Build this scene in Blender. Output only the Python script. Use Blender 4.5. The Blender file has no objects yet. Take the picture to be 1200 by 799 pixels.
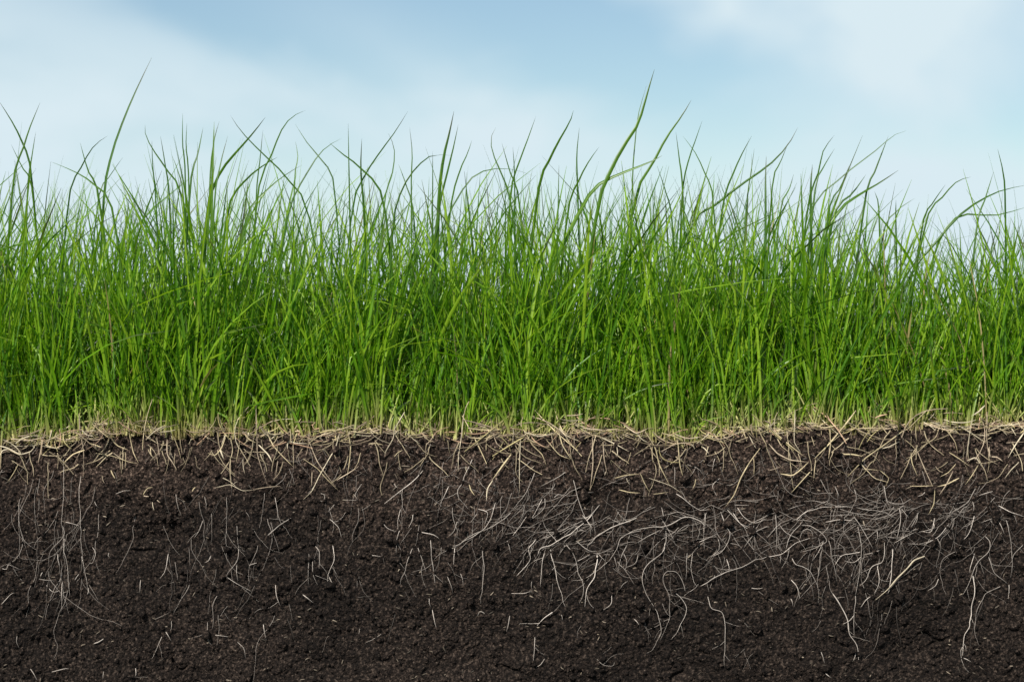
import bpy, math, random
import numpy as np
rng = np.random.default_rng(7)
random.seed(7)
C = bpy.context.scene.collection
S = bpy.context.scene

# ------------------------------------------------------------------ camera, sky, sun, exposure
PX = 0.0005            # metres per photograph pixel on the cut soil face (y = 0)
DIST = 1.4             # camera to cut face
CAM_Z = 0.05
cam = bpy.data.cameras.new('camera')
cam_o = bpy.data.objects.new('camera', cam); C.objects.link(cam_o)
cam_o.location = (0, -DIST, CAM_Z)
cam_o.rotation_euler = (math.radians(90), 0, 0)
cam.sensor_width = 36
cam.lens = 36 * DIST / (1200 * PX)
cam.clip_start = 0.05; cam.clip_end = 3000
cam.dof.use_dof = True
cam.dof.focus_distance = DIST + 0.03
cam.dof.aperture_fstop = 9
S.camera = cam_o

SUN_EL, SUN_ROT = math.radians(38), math.radians(206)
world = bpy.data.worlds.new('World'); S.world = world
world.use_nodes = True
nt = world.node_tree; nt.nodes.clear()
def N(tree, kind, **kw):
    n = tree.nodes.new(kind)
    for k, v in kw.items(): setattr(n, k, v)
    return n
out = N(nt, 'ShaderNodeOutputWorld'); bg = N(nt, 'ShaderNodeBackground')
bg.inputs['Strength'].default_value = 0.082
sky = N(nt, 'ShaderNodeTexSky', sky_type='NISHITA', sun_disc=False)
sky.sun_elevation = SUN_EL; sky.sun_rotation = SUN_ROT
sky.altitude = 600; sky.air_density = 1.0; sky.dust_density = 0.15; sky.ozone_density = 1.2
tc = N(nt, 'ShaderNodeTexCoord')
def M(tree, op, a, b=None, c=None, clamp=False):
    m = N(tree, 'ShaderNodeMath', operation=op); m.use_clamp = clamp
    for i, v in enumerate((a, b, c)):
        if v is None: continue
        if isinstance(v, (int, float)): m.inputs[i].default_value = v
        else: tree.links.new(v, m.inputs[i])
    return m.outputs[0]
# thin cloud sheet: noise over the sky direction, streaks falling to the right
mp = N(nt, 'ShaderNodeMapping', vector_type='POINT')
mp.inputs['Rotation'].default_value = (0, math.radians(-33), 0)
mp.inputs['Scale'].default_value = (6.0, 6.0, 14)
mp.inputs['Location'].default_value = (0.35, 0.0, 0.2)
nt.links.new(tc.outputs['Generated'], mp.inputs['Vector'])
n1 = N(nt, 'ShaderNodeTexNoise'); n1.inputs['Scale'].default_value = 1.0
n1.inputs['Detail'].default_value = 7; n1.inputs['Roughness'].default_value = 0.58; n1.inputs['Distortion'].default_value = 0.35
nt.links.new(mp.outputs[0], n1.inputs['Vector'])
cr = N(nt, 'ShaderNodeMapRange'); cr.interpolation_type = 'SMOOTHSTEP'
cr.inputs['From Min'].default_value = 0.36; cr.inputs['From Max'].default_value = 0.66
cr.inputs['To Min'].default_value = 0.08; cr.inputs['To Max'].default_value = 0.92
nt.links.new(n1.outputs['Fac'], cr.inputs['Value'])
# cloud cover is denser low down over the whole horizon
sep = N(nt, 'ShaderNodeSeparateXYZ'); nt.links.new(tc.outputs['Generated'], sep.inputs[0])
low = N(nt, 'ShaderNodeMapRange'); low.interpolation_type = 'SMOOTHSTEP'
low.inputs['From Min'].default_value = 0.12; low.inputs['From Max'].default_value = 0.03
low.inputs['To Min'].default_value = 0.0; low.inputs['To Max'].default_value = 0.5
nt.links.new(sep.outputs['Z'], low.inputs['Value'])
fac = M(nt, 'ADD', cr.outputs[0], low.outputs[0], clamp=True)
# openings in the thin cloud where the blue shows
for loc, rot, scl, amt in (((0.035, 1, 0.128), 27, (0.17, 9, 0.052), .7), ((-0.14, 1, 0.142), 4, (0.18, 9, 0.05), .62), ((0.205, 1, 0.09), 60, (0.07, 9, 0.05), .35), ((-0.035, 1, 0.112), 30, (0.14, 9, 0.034), -.5), ((0.15, 1, 0.115), -50, (0.13, 9, 0.06), -.65), ((0.09, 1, 0.14), 35, (0.08, 9, 0.03), -.5)):
    hm = N(nt, 'ShaderNodeMapping', vector_type='TEXTURE'); hm.inputs['Location'].default_value = loc
    hm.inputs['Rotation'].default_value = (0, math.radians(rot), 0); hm.inputs['Scale'].default_value = scl
    hg = N(nt, 'ShaderNodeTexGradient', gradient_type='QUADRATIC_SPHERE')
    nt.links.new(tc.outputs['Generated'], hm.inputs['Vector']); nt.links.new(hm.outputs[0], hg.inputs['Vector'])
    fac = M(nt, 'SUBTRACT', fac, M(nt, 'MULTIPLY', hg.outputs['Fac'], M(nt, 'MULTIPLY_ADD', n1.outputs['Fac'], 1.2*(1 if amt > 0 else -1), amt-.6*(1 if amt > 0 else -1))), clamp=True)
mix = N(nt, 'ShaderNodeMix', data_type='RGBA')
nt.links.new(fac, mix.inputs['Factor'])
tint = N(nt, 'ShaderNodeMix', data_type='RGBA', blend_type='MULTIPLY'); tint.inputs['Factor'].default_value = 1
tint.inputs[7].default_value = (1.0, 1.05, 1.03, 1); nt.links.new(sky.outputs[0], tint.inputs[6])
nt.links.new(tint.outputs[2], mix.inputs[6])
mix.inputs[7].default_value = (7.6, 9.05, 9.75, 1)
nt.links.new(mix.outputs[2], bg.inputs['Color']); nt.links.new(bg.outputs[0], out.inputs['Surface'])

sl = bpy.data.lights.new('sun', 'SUN'); sl.energy = 5.0; sl.angle = math.radians(0.9); sl.color = (1.0, 0.95, 0.87)
so = bpy.data.objects.new('sun', sl); C.objects.link(so)
d = np.array([math.sin(SUN_ROT)*math.cos(SUN_EL), math.cos(SUN_ROT)*math.cos(SUN_EL), math.sin(SUN_EL)])
from mathutils import Vector
so.rotation_euler = Vector(d).to_track_quat('Z', 'Y').to_euler(); so.location = tuple(d*5)
S.view_settings.view_transform = 'Standard'; S.view_settings.look = 'None'
S.view_settings.exposure = 0.16; S.view_settings.gamma = 1.0
S.render.engine = 'CYCLES'

# ------------------------------------------------------------------ materials
def new_mat(name):
    m = bpy.data.materials.new(name); m.use_nodes = True
    t = m.node_tree; t.nodes.clear()
    o = N(t, 'ShaderNodeOutputMaterial')
    return m, t, o
def soil_material():
    m, t, o = new_mat('dark_soil')
    p = N(t, 'ShaderNodeBsdfPrincipled'); t.links.new(p.outputs[0], o.inputs[0])
    p.inputs['Roughness'].default_value = 0.92; p.inputs['Specular IOR Level'].default_value = 0.18
    g = N(t, 'ShaderNodeNewGeometry')
    a = N(t, 'ShaderNodeTexNoise'); a.inputs['Scale'].default_value = 620; a.inputs['Detail'].default_value = 2; a.inputs['Roughness'].default_value = 0.7
    b = N(t, 'ShaderNodeTexNoise'); b.inputs['Scale'].default_value = 28; b.inputs['Detail'].default_value = 4
    for n in (a, b): t.links.new(g.outputs['Position'], n.inputs['Vector'])
    r = N(t, 'ShaderNodeValToRGB')
    e = r.color_ramp.elements
    e[0].position = 0.38; e[0].color = (0.009, 0.0066, 0.0054, 1)
    e[1].position = 0.645; e[1].color = (0.105, 0.084, 0.070, 1)
    x = e.new(0.52); x.color = (0.029, 0.0222, 0.0187, 1)
    y = e.new(0.74); y.color = (0.24, 0.205, 0.175, 1)      # scattered pale grains
    t.links.new(a.outputs['Fac'], r.inputs[0])
    # drier, paler horizon in the top few centimetres with a ragged lower border
    s = N(t, 'ShaderNodeSeparateXYZ'); t.links.new(g.outputs['Position'], s.inputs[0])
    zz = M(t, 'ADD', s.outputs['Z'], M(t, 'MULTIPLY', M(t, 'SUBTRACT', b.outputs['Fac'], 0.5), 0.09))
    mr = N(t, 'ShaderNodeMapRange'); mr.inputs['From Min'].default_value = -0.065; mr.inputs['From Max'].default_value = -0.012
    t.links.new(zz, mr.inputs['Value'])
    mx = N(t, 'ShaderNodeMix', data_type='RGBA', blend_type='MULTIPLY'); mx.inputs['Factor'].default_value = 1
    t.links.new(r.outputs[0], mx.inputs[6])
    m2 = N(t, 'ShaderNodeMix', data_type='RGBA'); t.links.new(mr.outputs[0], m2.inputs['Factor'])
    m2.inputs[6].default_value = (0.46, 0.41, 0.375, 1); m2.inputs[7].default_value = (1.08, 0.93, 0.84, 1)
    t.links.new(m2.outputs[2], mx.inputs[7]); dn = N(t, 'ShaderNodeTexNoise'); dn.inputs['Scale'].default_value = 11; dn.inputs['Detail'].default_value = 6; dn.inputs['Roughness'].default_value = 0.65
    t.links.new(g.outputs['Position'], dn.inputs['Vector'])
    dk = N(t, 'ShaderNodeMapRange'); dk.inputs['From Min'].default_value = 0.34; dk.inputs['From Max'].default_value = 0.66     # damp and drier patches
    dk.inputs['To Min'].default_value = 0.62; dk.inputs['To Max'].default_value = 1.4; t.links.new(dn.outputs['Fac'], dk.inputs['Value'])
    dc = N(t, 'ShaderNodeCombineColor')
    for q in range(3): t.links.new(dk.outputs[0], dc.inputs[q])
    m3 = N(t, 'ShaderNodeMix', data_type='RGBA', blend_type='MULTIPLY'); m3.inputs['Factor'].default_value = 1
    t.links.new(mx.outputs[2], m3.inputs[6]); t.links.new(dc.outputs[0], m3.inputs[7]); t.links.new(m3.outputs[2], p.inputs['Base Color'])
    bp = N(t, 'ShaderNodeBump'); bp.inputs['Strength'].default_value = 0.9; bp.inputs['Distance'].default_value = 0.002
    c = N(t, 'ShaderNodeTexNoise'); c.inputs['Scale'].default_value = 900; c.inputs['Detail'].default_value = 2
    t.links.new(g.outputs['Position'], c.inputs['Vector']); t.links.new(c.outputs['Fac'], bp.inputs['Height'])
    t.links.new(bp.outputs[0], p.inputs['Normal'])
    return m
def blade_material():
    m, t, o = new_mat('grass_blade')
    at = N(t, 'ShaderNodeAttribute', attribute_name='Col')
    g = N(t, 'ShaderNodeNewGeometry')
    p = N(t, 'ShaderNodeBsdfPrincipled'); p.inputs['Roughness'].default_value = 0.36; p.inputs['Specular IOR Level'].default_value = 0.55
    tr = N(t, 'ShaderNodeBsdfTranslucent')
    nz = N(t, 'ShaderNodeTexNoise'); nz.inputs['Scale'].default_value = 90; t.links.new(g.outputs['Position'], nz.inputs['Vector'])
    hv = N(t, 'ShaderNodeMix', data_type='RGBA', blend_type='MULTIPLY'); hv.inputs['Factor'].default_value = 1
    gray = N(t, 'ShaderNodeCombineColor')
    k = M(t, 'ADD', M(t, 'MULTIPLY', nz.outputs['Fac'], 0.7), 0.65)
    for i in range(3): t.links.new(k, gray.inputs[i])
    t.links.new(at.outputs['Color'], hv.inputs[6]); t.links.new(gray.outputs[0], hv.inputs[7])
    t.links.new(hv.outputs[2], p.inputs['Base Color'])
    tm = N(t, 'ShaderNodeMix', data_type='RGBA', blend_type='MULTIPLY'); tm.inputs['Factor'].default_value = 1
    tm.inputs[7].default_value = (1.35, 1.45, 0.6, 1); t.links.new(hv.outputs[2], tm.inputs[6]); t.links.new(tm.outputs[2], tr.inputs[0])
    ms = N(t, 'ShaderNodeMixShader'); ms.inputs[0].default_value = 0.45
    t.links.new(p.outputs[0], ms.inputs[1]); t.links.new(tr.outputs[0], ms.inputs[2]); t.links.new(ms.outputs[0], o.inputs[0])
    return m
def fibre_material(name, rough):
    m, t, o = new_mat(name)
    at = N(t, 'ShaderNodeAttribute', attribute_name='Col')
    g = N(t, 'ShaderNodeNewGeometry')
    p = N(t, 'ShaderNodeBsdfPrincipled'); p.inputs['Roughness'].default_value = rough; p.inputs['Specular IOR Level'].default_value = 0.3
    nz = N(t, 'ShaderNodeTexNoise'); nz.inputs['Scale'].default_value = 260; nz.inputs['Detail'].default_value = 3
    t.links.new(g.outputs['Position'], nz.inputs['Vector'])
    k = M(t, 'ADD', M(t, 'MULTIPLY', nz.outputs['Fac'], 1.3), 0.3)
    gray = N(t, 'ShaderNodeCombineColor')
    for i in range(3): t.links.new(k, gray.inputs[i])
    hv = N(t, 'ShaderNodeMix', data_type='RGBA', blend_type='MULTIPLY'); hv.inputs['Factor'].default_value = 1
    t.links.new(at.outputs['Color'], hv.inputs[6]); t.links.new(gray.outputs[0], hv.inputs[7])
    t.links.new(hv.outputs[2], p.inputs['Base Color']); t.links.new(p.outputs[0], o.inputs[0])
    return m
def field_material():
    m, t, o = new_mat('meadow')
    p = N(t, 'ShaderNodeBsdfPrincipled'); p.inputs['Roughness'].default_value = 0.9; t.links.new(p.outputs[0], o.inputs[0])
    g = N(t, 'ShaderNodeNewGeometry')
    a = N(t, 'ShaderNodeTexNoise'); a.inputs['Scale'].default_value = 3; a.inputs['Detail'].default_value = 8
    t.links.new(g.outputs['Position'], a.inputs['Vector'])
    r = N(t, 'ShaderNodeValToRGB'); r.color_ramp.elements[0].color = (0.03, 0.07, 0.01, 1); r.color_ramp.elements[1].color = (0.07, 0.13, 0.025, 1)
    t.links.new(a.outputs['Fac'], r.inputs[0]); t.links.new(r.outputs[0], p.inputs['Base Color'])
    return m
MS, MB, MF, MR, MT = soil_material(), blade_material(), field_material(), fibre_material('root', 0.75), fibre_material('straw', 0.6)

# ------------------------------------------------------------------ mesh helpers
def mesh_from(name, V, F, col=None, smooth=True, quads=True):
    me = bpy.data.meshes.new(name)
    V = np.ascontiguousarray(V, dtype=np.float32); F = np.ascontiguousarray(F, dtype=np.int32)
    k = F.shape[1]
    me.vertices.add(len(V)); me.vertices.foreach_set('co', V.ravel())
    me.loops.add(F.size); me.loops.foreach_set('vertex_index', F.ravel())
    me.polygons.add(len(F))
    me.polygons.foreach_set('loop_start', np.arange(0, F.size, k, dtype=np.int32))
    me.polygons.foreach_set('loop_total', np.full(len(F), k, dtype=np.int32))
    me.polygons.foreach_set('use_smooth', np.full(len(F), smooth, dtype=bool))
    if col is not None:
        at = me.attributes.new('Col', 'FLOAT_COLOR', 'POINT')
        cc = np.ones((len(V), 4), dtype=np.float32); cc[:, :3] = col
        at.data.foreach_set('color', cc.ravel())
    me.update()
    return me
def link(name, me, mat, parent=None, label=None, cat=None, group=None, kind=None, loc=None):
    o = bpy.data.objects.new(name, me)
    if mat and not me.materials: me.materials.append(mat)
    C.objects.link(o)
    if parent: o.parent = parent
    if loc is not None: o.location = loc
    for k, v in (('label', label), ('category', cat), ('group', group), ('kind', kind)):
        if v: o[k] = v
    return o
def grid_faces(nr, nc):
    i = np.arange(nr-1)[:, None]*nc + np.arange(nc-1)[None, :]
    return np.stack([i, i+1, i+nc+1, i+nc], -1).reshape(-1, 4)
def smooth_noise(shape, cells, r):
    """bicubic-ish value noise on an array of the given shape"""
    out = np.zeros(shape)
    gz, gx = max(2, int(cells[0])), max(2, int(cells[1]))
    g = r.standard_normal((gz+3, gx+3))
    z = np.linspace(0, gz-1e-6, shape[0]); x = np.linspace(0, gx-1e-6, shape[1])
    zi = z.astype(int); xi = x.astype(int)
    fz = z-zi; fx = x-xi
    fz = fz*fz*(3-2*fz); fx = fx*fx*(3-2*fx)
    A = g[zi][:, xi]; B = g[zi][:, xi+1]; Cc = g[zi+1][:, xi]; D = g[zi+1][:, xi+1]
    top = A+(B-A)*fx[None]; bot = Cc+(D-Cc)*fx[None]
    return top+(bot-top)*fz[:, None]
def px2w(px, py, y=0.0):
    k = (DIST+y)/DIST
    return (np.asarray(px)-600)*PX*k, CAM_Z+(400-np.asarray(py))*PX*k

# ------------------------------------------------------------------ the cut soil bank
EDGE = np.array([(-400,512),(0,516),(60,513),(90,510),(130,504),(220,504),(300,507),(370,509),(450,505),(520,510),(600,505),
                 (700,508),(760,513),(810,516),(840,511),(865,502),(950,500),(1050,497),(1200,496),(1600,500)], float)
_ex, _ez = (EDGE[:, 0]-600)*PX, CAM_Z+(400-EDGE[:, 1])*PX
_en = np.random.default_rng(3).standard_normal(900)
def edge_z(x):
    x = np.asarray(x, float)
    base = np.interp(x, _ex, _ez)
    return base + 0.0011*np.interp(x, np.linspace(-0.95, 0.95, 240), _en[:240]) + 0.0008*np.interp(x, np.linspace(-0.95, 0.95, 650), _en[250:900])
HX0, HX1, HZ0, HZ1, HR = -0.9, 0.9, -0.272, 0.02, 0.00068
hw, hh = int((HX1-HX0)/HR), int((HZ1-HZ0)/HR)
def build_height():
    r = np.random.default_rng(11)
    W, Hh = HX1-HX0, HZ1-HZ0
    h = np.zeros((hh, hw))
    for cell, amp in ((0.10, 0.0022), (0.035, 0.0014), (0.012, 0.0008), (0.005, 0.0004), (0.0022, 0.0003)):
        h += amp*smooth_noise((hh, hw), (Hh/cell, W/cell), r)
    # hollows where lumps have fallen out
    for (px, py, rad, dep) in ((200, 630, 26, .006), (700, 585, 22, .004), (480, 565, 20, .0035), (300, 715, 26, .004), (510, 545, 16, .003),
                               (905, 608, 18, .004), (1060, 760, 30, .003), (150, 600, 18, .003), (980, 560, 15, .003), (800, 780, 30, .003)):
        cx, cz = px2w(px, py); R = rad*PX
        X = HX0+np.arange(hw)*HR; Z = HZ0+np.arange(hh)*HR
        h -= dep*np.exp(-((X[None]-cx)/(R*1.6))**2-((Z[:, None]-cz)/R)**2)
    # angular crumbs and lumps stamped into the face
    n = 52000
    rad = 0.0009+0.0028*r.random(n)**3.5
    order = np.argsort(-rad)
    cxs, czs = r.integers(0, hw, n), r.integers(0, hh, n)
    for i in order:
        R = rad[i]; k = int(R*1.5/HR)+1
        x0, x1, z0, z1 = max(0, cxs[i]-k), min(hw, cxs[i]+k+1), max(0, czs[i]-k), min(hh, czs[i]+k+1)
        dx = (np.arange(x0, x1)-cxs[i])[None]*HR/R; dz = (np.arange(z0, z1)-czs[i])[:, None]*HR/R
        a = r.random()*6.28; st = 0.7+0.6*r.random()
        u = (dx*math.cos(a)+dz*math.sin(a))*st; v = (-dx*math.sin(a)+dz*math.cos(a))/st
        f = 1-np.maximum(np.abs(u)**1.6+np.abs(v)**1.6, np.maximum(np.abs(u+v*.5), np.abs(v-u*.4)))
        f = np.minimum(f, 0.55+0.4*(r.random()-.5)*u+0.4*(r.random()-.5)*v)
        base = h[czs[i], cxs[i]]
        sub = h[z0:z1, x0:x1]
        cand = base-0.3*R+f*R*(0.6+0.6*r.random())
        np.maximum(sub, np.where(f > 0, cand, -1), out=sub)
    # short cracks and voids between lumps
    for _ in range(130):
        cx, cz, a, ln = r.integers(60, hw-60), r.integers(60, hh-60), r.normal(0, .6), r.integers(8, 34)
        for q in range(ln):
            a += r.normal(0, .25); cx += math.cos(a); cz += math.sin(a); i0, j0 = int(cz), int(cx)
            if 2 < i0 < hh-3 and 2 < j0 < hw-3: h[i0-1:i0+2, j0-1:j0+2] -= .0007*math.sin(math.pi*(q+.5)/ln); h[i0, j0] -= .0012
    h -= np.median(h)
    return h
HM = build_height()
def face_y(x, z, top=False):
    xi = np.clip(((np.asarray(x)-HX0)/HR), 0, hw-1.001); zi = np.clip(((np.asarray(z)-HZ0)/HR), 0, hh-1.001)
    a = xi.astype(int); b = zi.astype(int); fx = xi-a; fz = zi-b
    return (HM[b, a]*(1-fx)+HM[b, a+1]*fx)*(1-fz)+(HM[b+1, a]*(1-fx)+HM[b+1, a+1]*fx)*fz
def build_bank():
    xs = np.concatenate([[-400, -60, -8, -2, -1.2], np.arange(-0.9, -0.36, 0.004), np.arange(-0.36, 0.36, 0.00072), np.arange(0.36, 0.9, 0.004), [1.2, 2, 8, 60, 400]])
    nz = 385
    s = np.linspace(0, 1, nz)**0.92
    ez = edge_z(np.clip(xs, -0.9, 0.9))
    Z = -0.27+s[:, None]*(ez[None]+0.27)
    X = np.broadcast_to(xs[None], Z.shape)
    inside = (np.abs(xs) <= 0.9)
    hgt = face_y(np.clip(X, -0.899, 0.899), Z)*inside[None]
    Y = -hgt+0.004*np.clip((Z-(ez[None]-0.006))/0.006, 0, 1)**2
    ys = np.concatenate([np.arange(0.0075, 0.09, 0.002), np.arange(0.1, 0.51, 0.02)])
    r = np.random.default_rng(5)
    tn = 0.0016*smooth_noise((len(ys), len(xs)), (len(ys)/2.5, len(xs)/5), r)+0.002*smooth_noise((len(ys), len(xs)), (len(ys)/8, len(xs)/24), r)
    k = np.clip(ys/0.08, 0, 1)[:, None]
    Zt = ez[None]*(1-k)+0.0*k+tn*inside[None]
    Yt = np.broadcast_to(ys[:, None], Zt.shape)
    Xt = np.broadcast_to(xs[None], Zt.shape)
    V = np.stack([np.concatenate([X, Xt]), np.concatenate([Y, Yt]), np.concatenate([Z, Zt])], -1).reshape(-1, 3)
    F = grid_faces(nz+len(ys), len(xs))
    return link('soil_bank', mesh_from('soil_bank', V, F, smooth=False), MS, kind='structure')
bank = build_bank()
link('meadow', mesh_from('meadow', np.array([(-1500, .505, -.002), (1500, .505, -.002), (1500, 2500, -.002), (-1500, 2500, -.002)]), np.array([(0, 1, 2, 3)])), MF, kind='structure')
link('ground', mesh_from('ground', np.array([(-400, -40, -.268), (400, -40, -.268), (400, .03, -.268), (-400, .03, -.268)]), np.array([(0, 1, 2, 3)])), MS, kind='structure')

# lumps
def icosphere(sub):
    import bmesh
    bm = bmesh.new(); bmesh.ops.create_icosphere(bm, subdivisions=sub, radius=1)
    V = np.array([v.co[:] for v in bm.verts]); F = np.array([[v.index for v in f.verts] for f in bm.faces]); bm.free()
    return V, F
def lump(sub, r):
    V, F = icosphere(sub); V = V.copy()
    for _ in range(7):                       # chop flat facets off the ball
        n = r.standard_normal(3); n /= np.linalg.norm(n); dcut = 0.5+0.3*r.random()
        dd = V@n-dcut; V -= np.maximum(dd, 0)[:, None]*n[None]*0.9
    V *= (1+0.10*r.standard_normal((len(V), 1)))
    V *= np.array([1.1, 0.8, 0.85])*(0.85+0.3*r.random(3))
    return V, F
def rot_mats(n, r):
    q = r.standard_normal((n, 4)); q /= np.linalg.norm(q, axis=1)[:, None]
    w, x, y, z = q.T
    return np.stack([np.stack([1-2*(y*y+z*z), 2*(x*y-z*w), 2*(x*z+y*w)], -1), np.stack([2*(x*y+z*w), 1-2*(x*x+z*z), 2*(y*z-x*w)], -1), np.stack([2*(x*z-y*w), 2*(y*z+x*w), 1-2*(x*x+y*y)], -1)], 1)
def crumbs():
    r = np.random.default_rng(21)
    lumps = [lump(1, r) for _ in range(10)]
    n = 15000
    x = r.uniform(-0.5, 0.5, n); z = r.uniform(-0.2, 0.0, n); z = np.minimum(z, edge_z(x)-0.001)
    rad = 0.0005+0.0014*r.random(n)**3
    R = rot_mats(n, r); Vs, Fs, o = [], [], 0
    y = -face_y(x, z)
    for i in range(n):
        v, f = lumps[i % 10]
        Vs.append((v@R[i].T)*rad[i]+np.array([x[i], y[i]-rad[i]*0.25, z[i]])); Fs.append(f+o); o += len(v)
    link('soil_crumbs', mesh_from('soil_crumbs', np.concatenate(Vs), np.concatenate(Fs), smooth=False), MS, label='loose dark crumbs of soil all over the cut face', cat='soil', kind='stuff')
    shared = [mesh_from('clod', *lump(2, r), smooth=False) for _ in range(8)]
    for i in range(190):
        cx = r.uniform(-0.34, 0.34); cz = -0.003-0.15*r.random()**1.5; cz = min(cz, float(edge_z(cx))-0.003)
        R0 = 0.0022+0.0020*r.random()**2
        o = link('clod', shared[i % 8], MS, parent=bank, loc=(cx, -float(face_y(cx, cz))-R0*0.15, cz))
        o.scale = (R0,)*3; o.rotation_euler = tuple(r.uniform(0, 6.28, 3))
crumbs()

# ------------------------------------------------------------------ grass
ENV = np.array([(-600,215),(0,190),(40,185),(100,195),(140,215),(165,240),(185,205),(215,180),(250,172),(290,195),(330,195),(400,205),(450,210),(520,190),(570,200),
                (650,195),(720,200),(790,188),(850,205),(900,195),(950,208),(1000,220),(1050,250),(1085,275),(1120,262),(1160,240),(1200,225),(1800,210)], float)
def env_h(x):                     # typical top of the turf above the soil
    return np.interp(x, (ENV[:, 0]-600)*PX, (500-ENV[:, 1])*PX)
TSEG = 8
def ribbon(P, width, side_hint, col_fn, fold=0.30):
    """P (n,S,3) centre lines, width (n,S), side_hint (n,3) -> verts, quads: a leaf with a keel"""
    n, s, _ = P.shape
    T = np.gradient(P, axis=1); T /= np.linalg.norm(T, axis=2, keepdims=True)+1e-12
    Sd = side_hint[:, None, :]-T*np.sum(side_hint[:, None, :]*T, -1, keepdims=True)
    Sd /= np.linalg.norm(Sd, axis=2, keepdims=True)+1e-12
    Nn = np.cross(T, Sd)
    w = width[..., None]*0.5
    L = P-Sd*w+Nn*w*fold; R = P+Sd*w+Nn*w*fold; Mid = P-Nn*w*fold
    V = np.stack([L, Mid, R], 2).reshape(n*s*3, 3)
    b = np.arange(n)[:, None, None]*s*3+np.arange(s-1)[None, :, None]*3+np.arange(2)[None, None, :]
    F = np.stack([b, b+1, b+4, b+3], -1).reshape(-1, 4)
    return V, F
def blade_cols(n, s, r, dead, tipdry, base_frac, deep=False):
    g1 = np.array([0.140, 0.305, 0.009]); g2 = np.array([0.300, 0.455, 0.026]); g3 = np.array([0.055, 0.165, 0.007])
    a = r.random((n, 1)); b = r.random((n, 1))
    g = np.where(b < 0.55, g1+(g2-g1)*a, g1+(g3-g1)*a)
    if deep: g = g3*.75+(g1-g3)*a*.6
    t = np.linspace(0, 1, s)[None, :, None]
    straw = np.array([0.46, 0.38, 0.19])*(0.75+0.5*r.random((n, 1, 1)))
    sheath = np.array([0.30, 0.33, 0.085])*(0.8+0.4*r.random((n, 1, 1)))
    c = np.broadcast_to(g[:, None, :], (n, s, 3)).copy()
    bf = base_frac[:, None, None]
    k = np.clip((t-bf*0.45)/(bf*1.0), 0, 1); k = k*k*(3-2*k)
    low = straw+(sheath-straw)*np.clip(t/(bf*0.6+1e-6), 0, 1)
    c = low+(c-low)*k
    kt = np.clip((t-tipdry[:, None, None])/0.10, 0, 1)
    c = c+(np.array([0.085, 0.085, 0.06])-c)*kt*0.8
    c = np.where(dead[:, None, None], straw*np.array([0.9, 0.85, 0.8]), c)
    return c.reshape(-1, 3)
def make_blades(x, y, z, L, lean, droop, az, width, r, s=TSEG):
    n = len(x); t = np.linspace(0, 1, s)[None]
    dx, dy = np.cos(az)[:, None], np.sin(az)[:, None]
    wob = 0.022*r.standard_normal((n, 1))*np.sin(t*3.1+r.random((n, 1))*6)*L[:, None]
    off = L[:, None]*(lean[:, None]*t+droop[:, None]*t**2.6)
    up = L[:, None]*(t*np.sqrt(np.clip(1-lean[:, None]**2, .1, 1))-0.55*(droop[:, None]**2)*t**3)
    kk = np.where(r.random((n, 1)) < .11, r.uniform(.5, 1.3, (n, 1)), 0); tk = r.uniform(.5, .8, (n, 1))     # folded leaves
    over = np.clip(t-tk, 0, 1)*L[:, None]*kk; off = off+over*.8; up = up-over*.75
    P = np.stack([x[:, None]+dx*off-dy*wob, y[:, None]+dy*off+dx*wob, z[:, None]+up], -1)
    prof = np.interp(t[0], [0, .12, .45, .75, .92, 1], [.62, .8, 1, .9, .55, .08])
    W = width[:, None]*prof[None]
    fa = r.uniform(0, 2*np.pi, n)
    side = np.stack([np.cos(fa), np.sin(fa), np.zeros(n)], -1)
    return P, W, side
def clump(x, y):
    """patchiness of the turf, 0..1"""
    return 0.5+0.25*(np.sin(x*61+1.3+2.0*np.sin(y*23))+np.sin(x*137+y*41+0.7))*1.0
def grass_layer(n, xr, yr, hscale, hmin, r, hcap=None, wmul=1.0):
    x = r.uniform(*xr, n*2); y = r.uniform(*yr, n*2)
    keep = r.random(n*2) < 0.28+0.72*clump(x, y); x, y = x[keep][:n], y[keep][:n]; n = len(x)
    z = np.where(y < 0.08, edge_z(x)*(1-np.clip(y/0.08, 0, 1)), 0)-0.004
    e = env_h(x*DIST/(DIST+y))
    u = r.random(n)
    f = np.where(r.random(n) < 0.76, hmin+(.68-hmin)*u, .62+.48*u)
    f = np.where(r.random(n) < 0.05, f*1.12, f)
    L = (e*f*hscale if hcap is None else r.uniform(hcap*.45, hcap, n))
    lean = np.abs(r.normal(0, .13, n)); droop = np.abs(r.normal(0, .17, n))*np.where(r.random(n) < .12, 2.2, 1)
    short = f < 0.5
    lean = np.where(short, lean*1.5, lean); droop = np.where(short, droop*1.5, droop)
    # leaves lean mostly along the cut, a little more to the right
    az = np.where(r.random(n) < 0.57, r.normal(0, .75, n), r.normal(np.pi, .75, n))
    w = (.0007+.0012*r.random(n)**1.8)*wmul
    P, W, side = make_blades(x, y, z, L, np.clip(lean, 0, .7), np.clip(droop, 0, .75), az, w, r)
    V, F = ribbon(P, W, side, None)
    col = blade_cols(n, TSEG, r, r.random(n) < 0.012, np.where(r.random(n) < .35, r.uniform(.7, .95, n), 2.0), np.clip(r.uniform(.008, .026, n)/L, .05, .5))
    return V, F, np.repeat(col.reshape(n*TSEG, 3), 3, axis=0)
def join(parts):
    Vs, Fs, Cs, o = [], [], [], 0
    for V, F, c in parts:
        Vs.append(V); Fs.append(F+o); Cs.append(c); o += len(V)
    return np.concatenate(Vs), np.concatenate(Fs), np.concatenate(Cs)
r = np.random.default_rng(31)
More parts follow.
